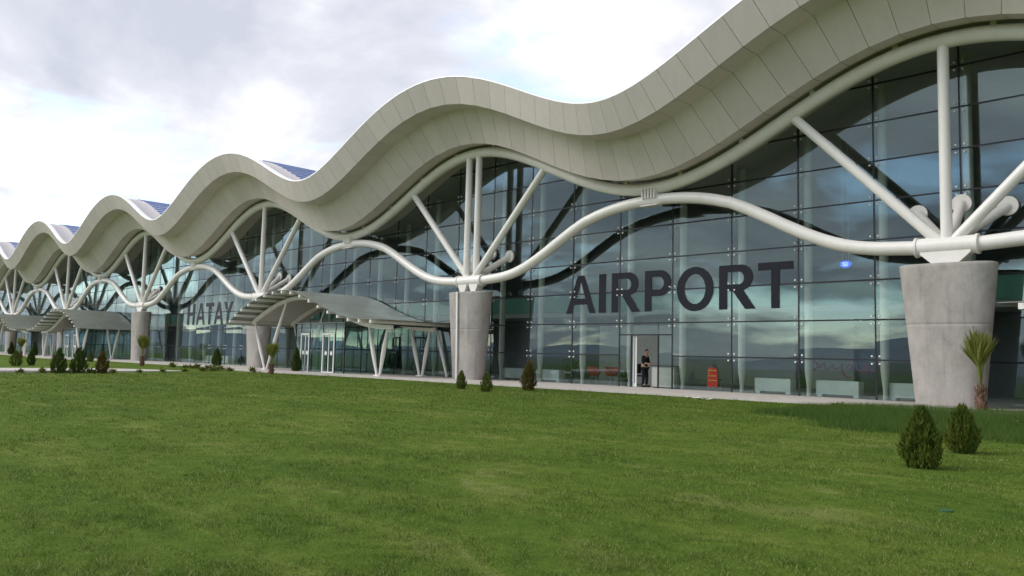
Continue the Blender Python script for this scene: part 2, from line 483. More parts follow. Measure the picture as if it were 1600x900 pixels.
# support frames
def chord(fn, xa, xb, r, name, mat='steel_white', n=16, step=0.6):
    k = int((xb - xa) / step)
    pts = [(xa + (xb - xa) * i / k, 0, fn(xa + (xb - xa) * i / k)) for i in range(k + 1)]
    return G().tube(pts, r, n).obj(name, mat, term)
COLS = [24 - 24 * i for i in range(9)]
low_me = None
# chords split bay by bay
up_me = G().tube([(x, 0, wave(x)) for x in np.linspace(0, 24, 49)], 0.275, 18).mesh('upper_chord'); up_me.materials.append(MATS['steel_white'])
lo_me = G().tube([(x, 0, lowz(x)) for x in np.linspace(0.3, 23.7, 61)], 0.245, 18).mesh('lower_chord'); lo_me.materials.append(MATS['steel_white'])
fin_me = G().box(-0.03, 0.03, -0.36, 0.2, -0.42, 0.02).mesh('connector_fin'); fin_me.materials.append(MATS['steel_white'])
plate_me = G().box(-0.45, 0.45, -0.22, 0.22, -0.02, 0.02).mesh('connector_plate'); plate_me.materials.append(MATS['steel_white'])
brk_me = G().box(-0.09, 0.09, -0.07, 0.07, 0.25, 0.43).mesh('roof_bracket'); brk_me.materials.append(MATS['steel_white'])
for c in COLS[1:]:
    link('upper_chord', up_me, None, term, (c, 0, 0)); link('lower_chord', lo_me, None, term, (c, 0, 0))
    for q in range(5): link('connector_fin', fin_me, None, term, (c + 12 - 0.32 + 0.16 * q, 0, 8.72))
    link('connector_plate', plate_me, None, term, (c + 12, -0.1, 7.99))
    if c > -73:
        for q in range(8):
            x = c + 1.5 + 3 * q; o = link('roof_bracket', brk_me, None, term, (x, 0, wave(x)))
            o.rotation_euler = (0, -math.atan(-AMP * K * math.sin(K * x)), 0)

def superellipse(a, b, n=40, e=2.6):
    out = []
    for k in range(n):
        t_ = 2 * PI * k / n; c, s = math.cos(t_), math.sin(t_)
        out.append((a * math.copysign(abs(c) ** (2 / e), c), b * math.copysign(abs(s) ** (2 / e), s)))
    return out
def pillar_mesh():
    zs = [(-0.25, 0), (1.2, 0), (2.50, 0), (2.588, 0), (2.594, 0.004), (2.606, 0.004), (2.612, 0), (2.70, 0), (3.6, 0), (4.50, 0), (4.585, 0), (4.62, 0.03)]
    v = []; f = []; n = 40
    for z, ins in zs:
        t_ = (z + 0.1) / 4.72; a = 1.03 + 0.47 * t_ - ins; b = 0.57 + 0.12 * t_ - ins
        v += [(x, y, z) for x, y in superellipse(a, b, n)]
    for i in range(len(zs) - 1):
        for k in range(n): f.append((i * n + k, i * n + (k + 1) % n, (i + 1) * n + (k + 1) % n, (i + 1) * n + k))
    f.append(tuple((len(zs) - 1) * n + k for k in range(n)))
    me = mesh('pillar', v, f); me.polygons.foreach_set('use_smooth', [True] * (len(f) - 1) + [False])
    me.materials.append(MATS['concrete']); return me
pil = pillar_mesh()
def plate(w0, w1):
    return G().prism([(-w0, 4.60), (w0, 4.60), (w1, 4.98), (w1, 5.12), (-w1, 5.12), (-w1, 4.98)], -0.24, 0.24)
node_me = plate(0.36, 0.78).mesh('bearing_plate'); node_me.materials.append(MATS['steel_white'])
pair_me = plate(0.16, 0.34).mesh('bearing_plate'); pair_me.materials.append(MATS['steel_white'])
hub_me = G().tube([(-0.98, 0, 5.25), (-0.90, 0, 5.25)], 0.345, 20).tube([(-0.9, 0, 5.25), (0.9, 0, 5.25)], 0.31, 20).tube([(0.90, 0, 5.25), (0.98, 0, 5.25)], 0.345, 20).mesh('hub'); hub_me.materials.append(MATS['steel_white'])
def strut_me(ax, az, bx, bz, r=0.185):
    me = G().tube([(ax, 0, az), (bx, 0, bz)], r, 16).mesh('strut'); me.materials.append(MATS['steel_white']); return me
sv = strut_me(0, 5.4, 0, 12.2); sl_ = strut_me(-0.28, 5.45, -5.45, wave(5.45) - 0.05); sr_ = strut_me(0.28, 5.45, 5.45, wave(5.45) - 0.05)
arms = []
for dx, dz in ((-1.4, 6.68), (0.04, 6.9), (1.45, 6.66)):
    a = Vector((0.12 * dx, 0.2, 5.45)); b = Vector((dx, GY - 0.1, dz))
    me = G().tube([a, b], 0.17, 16).mesh('back_brace'); me.materials.append(MATS['steel_white'])
    me2 = G().tube([(dx, GY - 0.16, dz), (dx, GY - 0.06, dz)], 0.33, 24).mesh('flange_disc'); me2.materials.append(MATS['steel_white'])
    arms.append((me, me2))
rod_me = G().box(-0.055, 0.055, -0.03, 0.03, -0.25, 4.62).mesh('joint_cover'); rod_me.materials.append(MATS['frame_white'])
for c in COLS:
    p = link('pillar', pil, None, term, (c, 0, 0))
    if c == -24:
        for s in (-1, 1):
            link('bearing_plate', pair_me, None, term, (c + 0.44 * s, 0, 0))
            link('strut', sv, None, term, (c + 0.40 * s, 0, 0))
        o = link('joint_cover', rod_me, None, p, (-0.25, -0.63, 0)); o.rotation_euler = (0.026, 0, 0)
    else:
        link('bearing_plate', node_me, None, term, (c, 0, 0)); link('strut', sv, None, term, (c, 0, 0))
    link('hub', hub_me, None, term, (c, 0, 0))
    link('strut', sl_, None, term, (c, 0, 0)); link('strut', sr_, None, term, (c, 0, 0))
    for me, me2 in arms:
        o = link('back_brace', me, None, term, (c, 0, 0)); link('flange_disc', me2, None, o)

# glazing
cw = empty('curtain_wall'); cw.parent = term
ROWS = [PZ, 1.40] + [1.40 + 1.5 * i for i in range(1, 9)]
GAP = 0.030
pane_me = {}
def pane(x0, x1, z0, z1, parent, mat='facade_glass', y=GY, jit=0.0042):
    w, h = round(x1 - x0 - 2 * GAP, 3), round(z1 - z0 - 2 * GAP, 3)
    key = (w, h, mat)
    if key not in pane_me:
        me = G().box(-w / 2, w / 2, -0.012, 0.012, -h / 2, h / 2).mesh('glass_pane'); me.materials.append(MATS[mat]); pane_me[key] = me
    o = link('glass_pane', pane_me[key], None, parent, ((x0 + x1) / 2, y, (z0 + z1) / 2))
    o.rotation_euler = (random.gauss(0, jit), 0, random.gauss(0, jit))
    return o
def topz(x0, x1): return max(wave(x) for x in np.linspace(x0 - 0.3, x1 + 0.3, 7)) + 0.6
XG0, XG1 = -99, 9
far = G()
for X in range(-168, 33, 3):
    for r in range(len(ROWS) - 1):
        z0, z1 = ROWS[r], ROWS[r + 1]
        if z0 > topz(X, X + 3): continue
        if X == -15 and r < 2: continue            # the door bay
        if XG0 <= X < XG1: pane(X, X + 3, z0, z1, cw)
        else: far.box(X + GAP, X + 3 - GAP, GY - 0.012, GY + 0.012, z0 + GAP, z1 - GAP)
stuff(far.obj('far_glass_pane', 'facade_glass', cw))
# joints: dark silicone behind and between the panes
vj = G().box(-0.03, 0.03, -0.009, 0.05, 0, 1).mesh('vertical_joint'); vj.materials.append(MATS['gasket'])
hj = G().box(0, 24, -0.006, 0.045, -0.03, 0.03).mesh('horizontal_joint'); hj.materials.append(MATS['gasket'])
for X in range(-168, 34, 3):
    zt = wave(X) + 0.45
    o = link('vertical_joint', vj, None, cw, (X, GY, PZ)); o.scale = (1, 1, zt - PZ)
for c in COLS[:]:
    if c > 0:
        continue
    for r, z in enumerate(ROWS[1:], 1):
        if z > 8.8:
            half = (math.acos(max(-1, min(1, (z - 0.45 - ZC) / AMP))) / K) if z - 0.45 < ZC + AMP else 0
            if half < 0.5: continue
            for (xa, xb) in ((c, c + half), (c + 24 - half, c + 24)):
                o = link('horizontal_joint', hj, None, cw, (xa, GY, z)); o.scale = ((xb - xa) / 24, 1, 1)
        elif c == -24 and r == 1:
            for (xa, xb) in ((c, -15), (-12, 0)):
                o = link('horizontal_joint', hj, None, cw, (xa, GY, z)); o.scale = ((xb - xa) / 24, 1, 1)
        else:
            link('horizontal_joint', hj, None, cw, (c, GY, z))
for c in (24,):
    for z in ROWS[1:7]:
        o = link('horizontal_joint', hj, None, cw, (c, GY, z)); o.scale = (0.4, 1, 1)
# spider fittings: four stainless buttons on a cross arm behind the glass
g = G()
for sx in (-1, 1):
    for sz in (-1, 1):
        cx, cz = sx * 0.14, sz * 0.14
        g.tube([(cx, -0.045, cz), (cx, -0.012, cz)], 0.037, 10)
        g.tube([(0, 0.22, 0), (cx, 0.03, cz)], 0.02, 6)
g.tube([(0, 0.2, 0), (0, 0.7, 0)], 0.03, 6)
sp_me = g.mesh('spider_fitting'); sp_me.materials.append(MATS['frame_white'])
for X in range(-60, 7, 3):
    for z in ROWS[1:]:
        if z < wave(X) + 0.3 and not (X in (-15, -12) and z < 1.5):
            link('spider_fitting', sp_me, None, cw, (X, GY, z))
# tapered round posts behind the joints
pp = [(0, 0, PZ), (0, 0, 0.12), (0, 0, 0.55), (0, 0, 3.0)]
post_me = G().tube([(0, 0, PZ), (0, 0, 0.15), (0, 0, 0.30), (0, 0, 0.75), (0, 0, 9.0)], [0.10, 0.085, 0.10, 0.165, 0.165], 14).mesh('inner_post'); post_me.materials.append(MATS['steel_post'])
for X in range(-168, 34, 3):
    o = link('inner_post', post_me, None, term, (X, GY + 0.85, 0)); o.scale = (1, 1, (wave(X) + 0.35) / 9.0)
# inside
G().box(X0, X1, GY + 0.41, 26, -0.35, PZ - 0.01).obj('inner_floor', 'wall_grey', term)
G().box(X0, X1, 26, 26.3, -0.35, 15).obj('rear_wall', 'wall_dark', term)
G().box(X0 - 0.3, X0 - 0.01, GY, 26.3, -0.35, 12).obj('end_wall', 'wall_grey', term)
G().box(X1 + 0.01, X1 + 0.3, GY, 26.3, -0.35, 12).obj('end_wall', 'wall_grey', term)
G().box(X0, X1, 8.6, 25.99, 3.75, 4.15).obj('mezzanine_slab', 'wall_grey', term)
G().box(X0, X1, 8.5, 8.56, 4.05, 5.05).obj('mezzanine_balustrade', 'slab_green', term)
for (xa, xb, mt) in ((-168, -100, 'wall_grey'), (-98, -72, 'wall_dark'), (-70, -50, 'wall_grey'), (-46, -24.5, 'wall_dark'), (-21.5, -11.3, 'wall_grey'), (-10.5, -8.2, 'wall_grey'), (-7.9, -0.6, 'wall_dark'), (1.0, 34, 'wall_dark')):
    G().box(xa, xb, 12, 12.2, PZ - 0.01, 3.74).obj('partition_wall', mt, term)

G().box(-19.5, -14.2, 5.6, 5.7, PZ - 0.005, 3.0).obj('partition_wall', 'wall_grey', term)
# lettering on the glass
LET = {
 'A': (1.0, [[(0, 0), (0.2, 0), (0.28, 0.23), (0.72, 0.23), (0.8, 0), (1.0, 0), (0.61, 1), (0.39, 1)], [(0.34, 0.39), (0.5, 0.83), (0.66, 0.39)]]),
 'I': (0.2, [[(0, 0), (0.2, 0), (0.2, 1), (0, 1)]]),
 'T': (0.82, [[(0.31, 0), (0.51, 0), (0.51, 0.83), (0.82, 0.83), (0.82, 1), (0, 1), (0, 0.83), (0.31, 0.83)]]),
 'H': (0.80, [[(0, 0), (0.2, 0), (0.2, 0.43), (0.6, 0.43), (0.6, 0), (0.8, 0), (0.8, 1), (0.6, 1), (0.6, 0.6), (0.2, 0.6), (0.2, 1), (0, 1)]]),
 'Y': (0.94, [[(0.37, 0), (0.57, 0), (0.57, 0.42), (0.94, 1), (0.71, 1), (0.47, 0.6), (0.23, 1), (0, 1), (0.37, 0.42)]]),
}
def arc(cx, cy, rx, ry, a0, a1, n=14): return [(cx + rx * math.cos(math.radians(a0 + (a1 - a0) * i / n)), cy + ry * math.sin(math.radians(a0 + (a1 - a0) * i / n))) for i in range(n + 1)]
LET['P'] = (0.76, [[(0, 0), (0.2, 0), (0.2, 0.37)] + arc(0.44, 0.685, 0.32, 0.315, -90, 90) + [(0, 1)], [(0.2, 0.53)] + arc(0.42, 0.685, 0.135, 0.155, -90, 90) + [(0.2, 0.84)]])
LET['R'] = (0.86, [[(0, 0), (0.2, 0), (0.2, 0.41), (0.33, 0.41), (0.62, 0), (0.86, 0), (0.58, 0.42)] + arc(0.52, 0.71, 0.28, 0.29, -70, 90) + [(0, 1)], [(0.2, 0.56)] + arc(0.47, 0.70, 0.125, 0.14, -90, 90) + [(0.2, 0.84)]])
LET['O'] = (0.98, [arc(0.49, 0.5, 0.49, 0.52, 0, 350, 35), arc(0.49, 0.5, 0.28, 0.35, 0, 350, 35)])
def letter(ch, x, z, wsc, h):
    w, loops = LET[ch]
    cu = bpy.data.curves.new('letter', 'CURVE'); cu.dimensions = '2D'; cu.fill_mode = 'BOTH'; cu.extrude = 0.003
    for lp in loops:
        s = cu.splines.new('POLY'); s.points.add(len(lp) - 1); s.use_cyclic_u = True
        for p, (a, b) in zip(s.points, lp): p.co = (a * wsc, b * h, 0, 1)
    o = bpy.data.objects.new('tmp', cu); COL.objects.link(o)
    me = bpy.data.meshes.new_from_object(o.evaluated_get(bpy.context.evaluated_depsgraph_get()))
    COL.objects.unlink(o); bpy.data.objects.remove(o)
    me.name = 'letter'; me.materials.clear(); me.materials.append(MATS['letter_vinyl'])
    q = link('letter', me, None, cw, (x, GY - 0.024, z)); q.rotation_euler = (PI / 2, 0, 0)
    return w * wsc
def word(spans, z, h):
    for ch, xa, xb in spans: letter(ch, xa, z, (xb - xa) / LET[ch][0], h)
word([('A', -18.41, -16.49), ('I', -16.28, -15.86), ('R', -15.49, -13.80), ('P', -13.53, -12.07), ('O', -11.76, -9.87), ('R', -9.60, -7.88), ('T', -7.76, -6.22)], 3.43, 1.9)
word([('H', -65.0, -63.45), ('A', -63.05, -61.25), ('T', -61.12, -59.6), ('A', -59.4, -57.65), ('Y', -57.55, -55.85)], 3.34, 1.92)
# the service door in the letter bay
def frame_box(x0, x1, z0, z1, w=0.05): return G().box(x0, x1, GY - 0.03, GY + 0.03, z0, z1)
door = empty('service_door', (0, 0, 0)); door.parent = term
DX0, DX1 = -14.28, -12.75
for (xa, xb, za, zb) in ((-15, DX0, PZ, 2.36), (DX1, -12, PZ, 2.36), (-15, DX0, 2.36, 2.9), (DX0, DX1, 2.36, 2.9), (DX1, -12, 2.36, 2.9)):
    pane(xa, xb, za, zb, door, 'facade_glass')
for (xa, xb, za, zb) in ((DX0 - 0.03, DX0 + 0.03, PZ, 2.33), (DX1 - 0.03, DX1 + 0.03, PZ, 2.33), (-14.97, -12.03, 2.33, 2.39)):
    frame_box(xa, xb, za, zb).obj('door_frame', 'gasket', door)
lf = G(); lf.box(DX0 + 0.04, DX0 + 0.13, GY + 0.05, GY + 0.10, PZ + 0.02, 2.31); lf.box(DX0 + 0.20, DX0 + 0.27, GY + 0.05, GY + 0.10, PZ + 0.02, 2.31)
lf.box(DX0 + 0.13, DX0 + 0.20, GY + 0.06, GY + 0.09, PZ + 0.02, 0.10); lf.obj('door_leaf', 'frame_white', door)

# ------------------------------------------------------------------ entrance canopies and glass lobbies
RIB = [(-8.9, 2.62), (-7.8, 3.2), (-6.95, 3.57), (-5.95, 3.93), (-4.34, 4.41), (-2.77, 4.68), (-1.6, 4.745), (-0.65, 4.70), (0.24, 4.58), (1.2, 4.34), (2.2, 4.02), (3.3, 3.64), (4.4, 3.30), (5.4, 3.05), (6.3, 2.89), (7.3, 2.80), (8.5, 2.75), (9.6, 2.73)]
_rx = [p[0] for p in RIB]; _rz = [p[1] for p in RIB]
def ribz(x): return float(np.interp(x, _rx, _rz))
def spindle(a, b, r0, r1):
    a, b = Vector(a), Vector(b)
    return G().tube([a, a.lerp(b, 0.06), a.lerp(b, 0.10), a.lerp(b, 0.42), a.lerp(b, 0.62), a.lerp(b, 0.9), a.lerp(b, 0.94), b], [r0, r0, r0, r1, r1, r0, r0, r0], 12)
def make_canopy():
    c = empty('entrance_canopy', (0, 0, PZ))
    dz = -PZ
    for y in (-2.6, 0.4):
        xs = np.linspace(-7.8, 8.5, 42)
        poly = [(x, ribz(x) + dz) for x in xs] + [(x, ribz(x) - 0.24 + dz) for x in reversed(xs)]
        g = G()
        n = len(xs)
        v = []
        for x in xs: v += [(x, y - 0.09, ribz(x) + dz), (x, y + 0.09, ribz(x) + dz), (x, y + 0.09, ribz(x) - 0.24 + dz), (x, y - 0.09, ribz(x) - 0.24 + dz)]
        f = []
        for i in range(n - 1):
            for k in range(4): f.append((i * 4 + k, i * 4 + (k + 1) % 4, i * 4 + 4 + (k + 1) % 4, i * 4 + 4 + k))
        f += [(0, 1, 2, 3), (4 * n - 1, 4 * n - 2, 4 * n - 3, 4 * n - 4)]
        g.add(v, f); g.obj('rib', 'steel_white', c)
        for (fx, tx, tz) in ((-5.7, -7.5, ribz(-7.5) - 0.24), (-5.7, -3.3, ribz(-3.3) - 0.22), (7.35, 6.3, ribz(6.3) - 0.22), (7.35, 8.05, ribz(8.05) - 0.22)):
            s = 0.14 if tx < fx else -0.14
            spindle((fx - s, y, 0.05), (tx, y, tz + dz), 0.075, 0.125).obj('post', 'steel_white', c)
        for fx in (-5.7, 7.35):
            G().box(fx - 0.26, fx + 0.26, y - 0.16, y + 0.16, 0, 0.06).obj('base_plate', 'steel_white', c)
    spindle((8.9, 1.1, 0.0), (7.85, 1.1, 2.62 + dz), 0.07, 0.10).obj('post', 'steel_white', c)
    # purlins run out over the front rib
    for x in (-8.2, -7.4, -6.55, -5.6, -4.55, -3.45, -2.35, -1.2, -0.1, 1.0, 2.1, 3.15, 4.25, 5.3, 6.4, 7.5, 8.6):
        z = ribz(x) + 0.06 + dz
        G().box(x - 0.07, x + 0.07, -4.15, 1.35, z, z + 0.17).obj('purlin', 'steel_white', c)
    # closed grey ceiling behind the front rib
    xs = np.linspace(-7.7, 8.4, 40); v = []
    for x in xs:
        z = ribz(x) + dz
        v += [(x, -2.5, z - 0.03), (x, 1.3, z - 0.03), (x, 1.3, z + 0.02), (x, -2.5, z + 0.02)]
    f = []
    for i in range(39):
        for k in range(4): f.append((i * 4 + k, i * 4 + (k + 1) % 4, i * 4 + 4 + (k + 1) % 4, i * 4 + 4 + k))
    G().add(v, f).obj('ceiling', 'wall_grey', c)
    # glass sheets laid between the purlins
    px = [-8.85, -7.3, -5.75, -4.1, -2.4, -0.6, 1.1, 2.75, 4.35, 6.05, 7.7, 9.2]
    for a, b in zip(px, px[1:]):
        for (y0, y1) in ((-4.05, -1.12), (-1.10, 1.45)):
            v = []
            xs = np.linspace(a + 0.012, b - 0.012, 5)
            for x in xs:
                z = ribz(x) + 0.28 + dz
                v += [(x, y0, z), (x, y1, z), (x, y1, z - 0.025), (x, y0, z - 0.025)]
            f = []
            for i in range(4):
                for k in range(4): f.append((i * 4 + k, i * 4 + (k + 1) % 4, i * 4 + 4 + (k + 1) % 4, i * 4 + 4 + k))
            f += [(0, 1, 2, 3), (19, 18, 17, 16)]
            G().add(v, f).obj('glass_sheet', 'canopy_glass', c)
    return c
can = make_canopy(); can.location = (-36, 0, PZ)
tag(can, 'nearest arched glass entrance canopy on white V posts, right of the word HATAY', 'canopy', 'entrance canopies along the terminal')
for x, mir, lb in ((-86.4, -1, 'second arched entrance canopy, left of the word HATAY, behind the clump of dark bushes'),
              (-109.2, 1, 'farthest arched entrance canopy at the left edge of the picture'),
              (11.7, -1, 'entrance canopy corner cut off by the right edge behind the palm')):
    o = clone(can); o.location = (x, 0, PZ); o.scale = (mir, 1, 1); tag(o, lb, 'canopy', 'entrance canopies along the terminal')
def make_lobby():
    L = empty('entrance_lobby', (0, 0, PZ)); dz = 0.0
    H = 3.06
    W = 2.9; YF = -2.0; YB = GY - 0.05
    def pn(x0, x1, y0, y1, z0, z1): G().box(x0, x1, y0, y1, z0, z1).obj('glass_pane', 'clear_glass' , L)
    # front: two door portals
    fx = [-W, -2.22, -1.12, 0.42, 1.86, W]
    for i, (a, b) in enumerate(zip(fx, fx[1:])):
        if i in (1, 3):
            pn(a + .02, b - .02, YF - .012, YF + .012, 2.50, H - .03)
            d = empty('sliding_door'); d.parent = L
            fr = G(); fr.box(a + .03, a + .13, YF - .06, YF + .06, 0, 2.46); fr.box(b - .13, b - .03, YF - .06, YF + .06, 0, 2.46); fr.box(a + .13, b - .13, YF - .06, YF + .06, 2.34, 2.46); fr.box(a + .13, b - .13, YF - .05, YF + .05, 0, 0.06)
            fr.obj('door_frame', 'frame_white', d)
            mid = (a + b) / 2
            G().box(mid - .035, mid + .035, YF - .03, YF + .03, .061, 2.335).obj('door_stile', 'frame_white', d)
            for s in (-1, 1):
                xa, xb = (a + .135, mid - .04) if s < 0 else (mid + .04, b - .135)
                G().box(xa, xb, YF - .01, YF + .01, .065, 2.33).obj('glass_pane', 'clear_glass', d)
                G().tube([((xa + xb) / 2, YF - .02, 1.2), ((xa + xb) / 2, YF - .012, 1.2)], 0.13, 20).obj('warning_dot', 'scrap_white', d)
        else:
            pn(a + .02, b - .02, YF - .012, YF + .012, 0.02, 1.46); pn(a + .02, b - .02, YF - .012, YF + .012, 1.50, H - .03)
    for sx in (-1, 1):
        ys = [YF, -0.8, 0.4, YB]
        for a, b in zip(ys, ys[1:]):
            for (za, zb) in ((0.02, 1.46), (1.50, H - .03)): pn(sx * W - .012, sx * W + .012, a + .03, b - .03, za, zb)
        G().box(sx * W - .02, sx * W + .02, YF + .03, YB, 1.462, 1.498).obj('joint', 'gasket', L)
        G().box(sx * W - .035, sx * W + .035, YF - .035, YF + .028, 0, H).obj('corner_post', 'gasket', L)
        for y in ys[1:-1]: G().box(sx * W - .018, sx * W + .018, y - .025, y + .025, 0, H - .02).obj('joint', 'gasket', L)
    for x in (fx[1], fx[2], fx[3], fx[4]): G().box(x - .02, x + .02, YF - .02, YF + .02, 0, H - .02).obj('joint', 'gasket', L)
    G().box(-W - .05, W + .05, YF - .05, YB, H, H + .06).obj('roof_plate', 'canopy_glass', L)
    return L
lob = make_lobby(); lob.location = (-36, 0, PZ)
tag(lob, 'glass entrance lobby with two white sliding doors under the nearest arched canopy', 'lobby', 'glass lobbies under the canopies')
o = clone(lob); o.location = (-86.4, 0, PZ); o.scale = (-1, 1, 1); tag(o, 'glass entrance lobby under the second canopy, left of the word HATAY', 'lobby', 'glass lobbies under the canopies')

# ------------------------------------------------------------------ things inside the glass front
def convector(x0, x1, y, h, label):
    t_ = empty('convector_box', ((x0 + x1) / 2, y, PZ)); w = (x1 - x0) / 2
    G().box(-w, w, 0, 0.5, 0.10, h).obj('casing', 'box_white', t_)
    for s in (-1, 1): G().box(s * (w - 0.12) - 0.1, s * (w - 0.12) + 0.1, 0.02, 0.48, 0, 0.099).obj('foot', 'box_white', t_)
    G().box(-w + 0.03, w - 0.03, 0.05, 0.45, h, h + 0.012).obj('grille', 'stainless', t_)
    tag(t_, label, 'heater', 'white convector boxes inside the glass')
convector(-5.75, -4.05, 2.55, 0.63, 'white convector box inside glass under the red script sign')
convector(-8.45, -6.85, 2.55, 0.63, 'white convector box inside glass between the red vest and the red script')
convector(-2.9, -1.2, 2.55, 0.63, 'white convector box inside glass half hidden by the big concrete pillar')
convector(-21.35, -19.7, 2.55, 0.63, 'white convector box inside glass behind the tallest brown bush')
convector(-24.1, -22.4, 2.55, 0.63, 'white convector box inside glass just right of the double strut pillar')
convector(3.1, 4.9, 2.55, 0.63, 'white convector box inside glass at the right edge behind the palm')
for x, lb in ((-53.6, 'pale convector box inside glass beside the pillar right of HATAY'), (-59.3, 'pale convector box inside glass below the middle of HATAY'), (-62.6, 'pale convector box inside glass below the first letter of HATAY')):
    convector(x - .85, x + .85, 2.6, 0.7, lb)

def tub_chair(x, y, rz, label):
    t_ = empty('tub_chair', (x, y, PZ), rz)
    v = []; f = []; n = 18
    for i, (r, z) in enumerate(((0.20, 0.40), (0.30, 0.44), (0.36, 0.62), (0.38, 0.86))):
        for k in range(n):
            a = 2 * PI * k / n
            zz_ = z if i < 2 else z - (0.30 if i == 3 else 0.12) * max(0, math.sin(a - PI / 2 + PI)) * (1 if i == 3 else 0.6)
            v.append((r * math.cos(a), r * math.sin(a), zz_))
    for i in range(3):
        for k in range(n): f.append((i * n + k, i * n + (k + 1) % n, (i + 1) * n + (k + 1) % n, (i + 1) * n + k))
    f.append(tuple(reversed(range(n))))
    me = mesh('shell', v, f, True); o = link('shell', me, 'red_fabric', t_)
    md = o.modifiers.new('thick', 'SOLIDIFY'); md.thickness = 0.04
    for k in range(4):
        a = PI / 4 + k * PI / 2
        G().tube([(0.14 * math.cos(a), 0.14 * math.sin(a), 0.40), (0.27 * math.cos(a), 0.27 * math.sin(a), 0)], 0.014, 8).obj('leg', 'stainless', t_)
    tag(t_, label, 'chair', 'red tub chairs inside the glass')
tub_chair(-18.2, 3.6, 0.3, 'red tub chair inside glass under the letter A')
tub_chair(-17.35, 4.0, -0.6, 'fainter red tub chair inside glass next to the door')

def leaf_clump(name, n, h, r, size, mat, parent=None, droop=0.35, loc=None):
    v = []; f = []
    for i in range(n):
        a = random.uniform(0, 2 * PI); el = random.uniform(0.15, 1.35)
        d = Vector((math.cos(a) * math.cos(el) * r / h, math.sin(a) * math.cos(el) * r / h, math.sin(el))).normalized()
        b = Vector((random.gauss(0, r * 0.25), random.gauss(0, r * 0.25), random.uniform(0, h * 0.5)))
        L_ = size * random.uniform(0.6, 1.3); side = d.cross(Vector((0, 0, 1))).normalized() * L_ * 0.16
        mid = b + d * L_ * 0.55; tip = b + d * L_ - Vector((0, 0, droop * L_ * random.random()))
        k = len(v); v += [b, mid + side, tip, mid - side]; f += [(k, k + 1, k + 2), (k, k + 2, k + 3)]
    me = mesh(name, v, f)
    return link(name, me, mat, parent, loc)
def pot_plant(x, y, h, label):
    t_ = empty('potted_plant', (x, y, PZ))
    v = []; n = 14
    G().tube([(0, 0, 0), (0, 0, 0.32)], [0.13, 0.19], 14).obj('pot', 'pot', t_)
    leaf_clump('foliage', 60, h - 0.3, 0.35, (h - 0.3) * 0.75, 'thuja_dark', t_, loc=(0, 0, 0.3))
    tag(t_, label, 'plant', 'potted plants inside the glass')
pot_plant(-19.05, 2.7, 1.25, 'tall dark potted plant inside glass left of the red chairs')
pot_plant(-15.6, 2.8, 0.75, 'low dark potted plant inside glass left of the open door')

# red high-visibility vest hung over a chair
t_ = empty('vest_on_chair', (-10.7, 2.9, PZ), 0.15)
for sx in (-1, 1):
    for sy in (0, 0.42): G().tube([(sx * 0.2, sy, 0), (sx * 0.19, sy, 0.45 if sy else 0.92)], 0.016, 8).obj('chair_leg', 'stainless', t_)
G().box(-0.21, 0.21, 0.0, 0.45, 0.45, 0.48).obj('chair_seat', 'dark_desk', t_)
g = G().prism([(-0.25, 0.16), (-0.06, 0.12), (0.0, 0.22), (0.06, 0.12), (0.25, 0.16), (0.25, 0.78), (0.20, 0.95), (0.10, 1.01), (-0.10, 1.01), (-0.20, 0.95), (-0.23, 0.75)], -0.06, -0.02)
vst = g.obj('vest', 'vest_red', t_)
for z in (0.42, 0.62, 0.86): G().box(-0.2, 0.2, -0.066, -0.061, z, z + 0.035).obj('stripe', 'vest_stripe', vst)
tag(t_, 'bright red safety vest hung over a chair inside the glass right of the door', 'vest')

# blue lit oval sign and red script sign
t_ = empty('oval_sign', (-4.7, 3.0, 5.23))
G().add([], []).tube([(0, 0.03, 0), (0, -0.03, 0)], 0.2, 32).obj('face', 'blue_sign', t_).scale = (1.15, 1, 0.72)
g = G()
for a0, a1 in ((20, 160), (200, 340)):
    g.tube([(0.13 * math.cos(math.radians(a)), -0.036, 0.075 * math.sin(math.radians(a))) for a in np.linspace(a0, a1, 12)], 0.010, 6)
g.tube([(-0.08, -0.036, 0.04), (0.0, -0.036, -0.012), (0.08, -0.036, 0.04)], 0.011, 6); g.tube([(-0.08, -0.036, -0.045), (0.0, -0.036, -0.012), (0.08, -0.036, -0.045)], 0.011, 6)
g.obj('emblem', 'blue_sign_mark', t_)
for s in (-1, 1): G().tube([(s * 0.12, 0, 0.12), (s * 0.12, 0, 5.4)], 0.006, 6).obj('hanger', 'stainless', t_)
tag(t_, 'small glowing blue oval sign hanging inside glass right of the word AIRPORT', 'sign')
t_ = empty('script_sign', (-5.45, 4.2, 0.92))
def stroke(pts, r=0.022):
    P = [Vector((x, 0, z)) for x, z in pts]; out = []
    for i in range(len(P) - 1):
        p0 = P[max(i - 1, 0)]; p1 = P[i]; p2 = P[i + 1]; p3 = P[min(i + 2, len(P) - 1)]
        for q in range(6):
            u = q / 6
            out.append(0.5 * ((2 * p1) + (-p0 + p2) * u + (2 * p0 - 5 * p1 + 4 * p2 - p3) * u * u + (-p0 + 3 * p1 - 3 * p2 + p3) * u ** 3))
    out.append(P[-1])
    G().tube(out, r, 6).obj('stroke', 'red_sign', t_)
stroke([(-1.5, 0.12), (-1.45, 0.0), (-1.2, 0.02), (-1.0, 0.2), (-1.15, 0.42), (-1.4, 0.44), (-1.5, 0.36)], 0.032)
stroke([(-0.95, 0.1), (-0.8, 0.28), (-0.66, 0.3), (-0.7, 0.12), (-0.5, 0.1), (-0.38, 0.26), (-0.28, 0.1), (-0.1, 0.16)])
stroke([(0.05, 0.34), (0.02, 0.1), (0.12, -0.12), (0.3, -0.24), (0.42, -0.2)], 0.03)
stroke([(0.2, 0.12), (0.35, 0.3), (0.46, 0.2), (0.36, 0.08), (0.55, 0.12)])
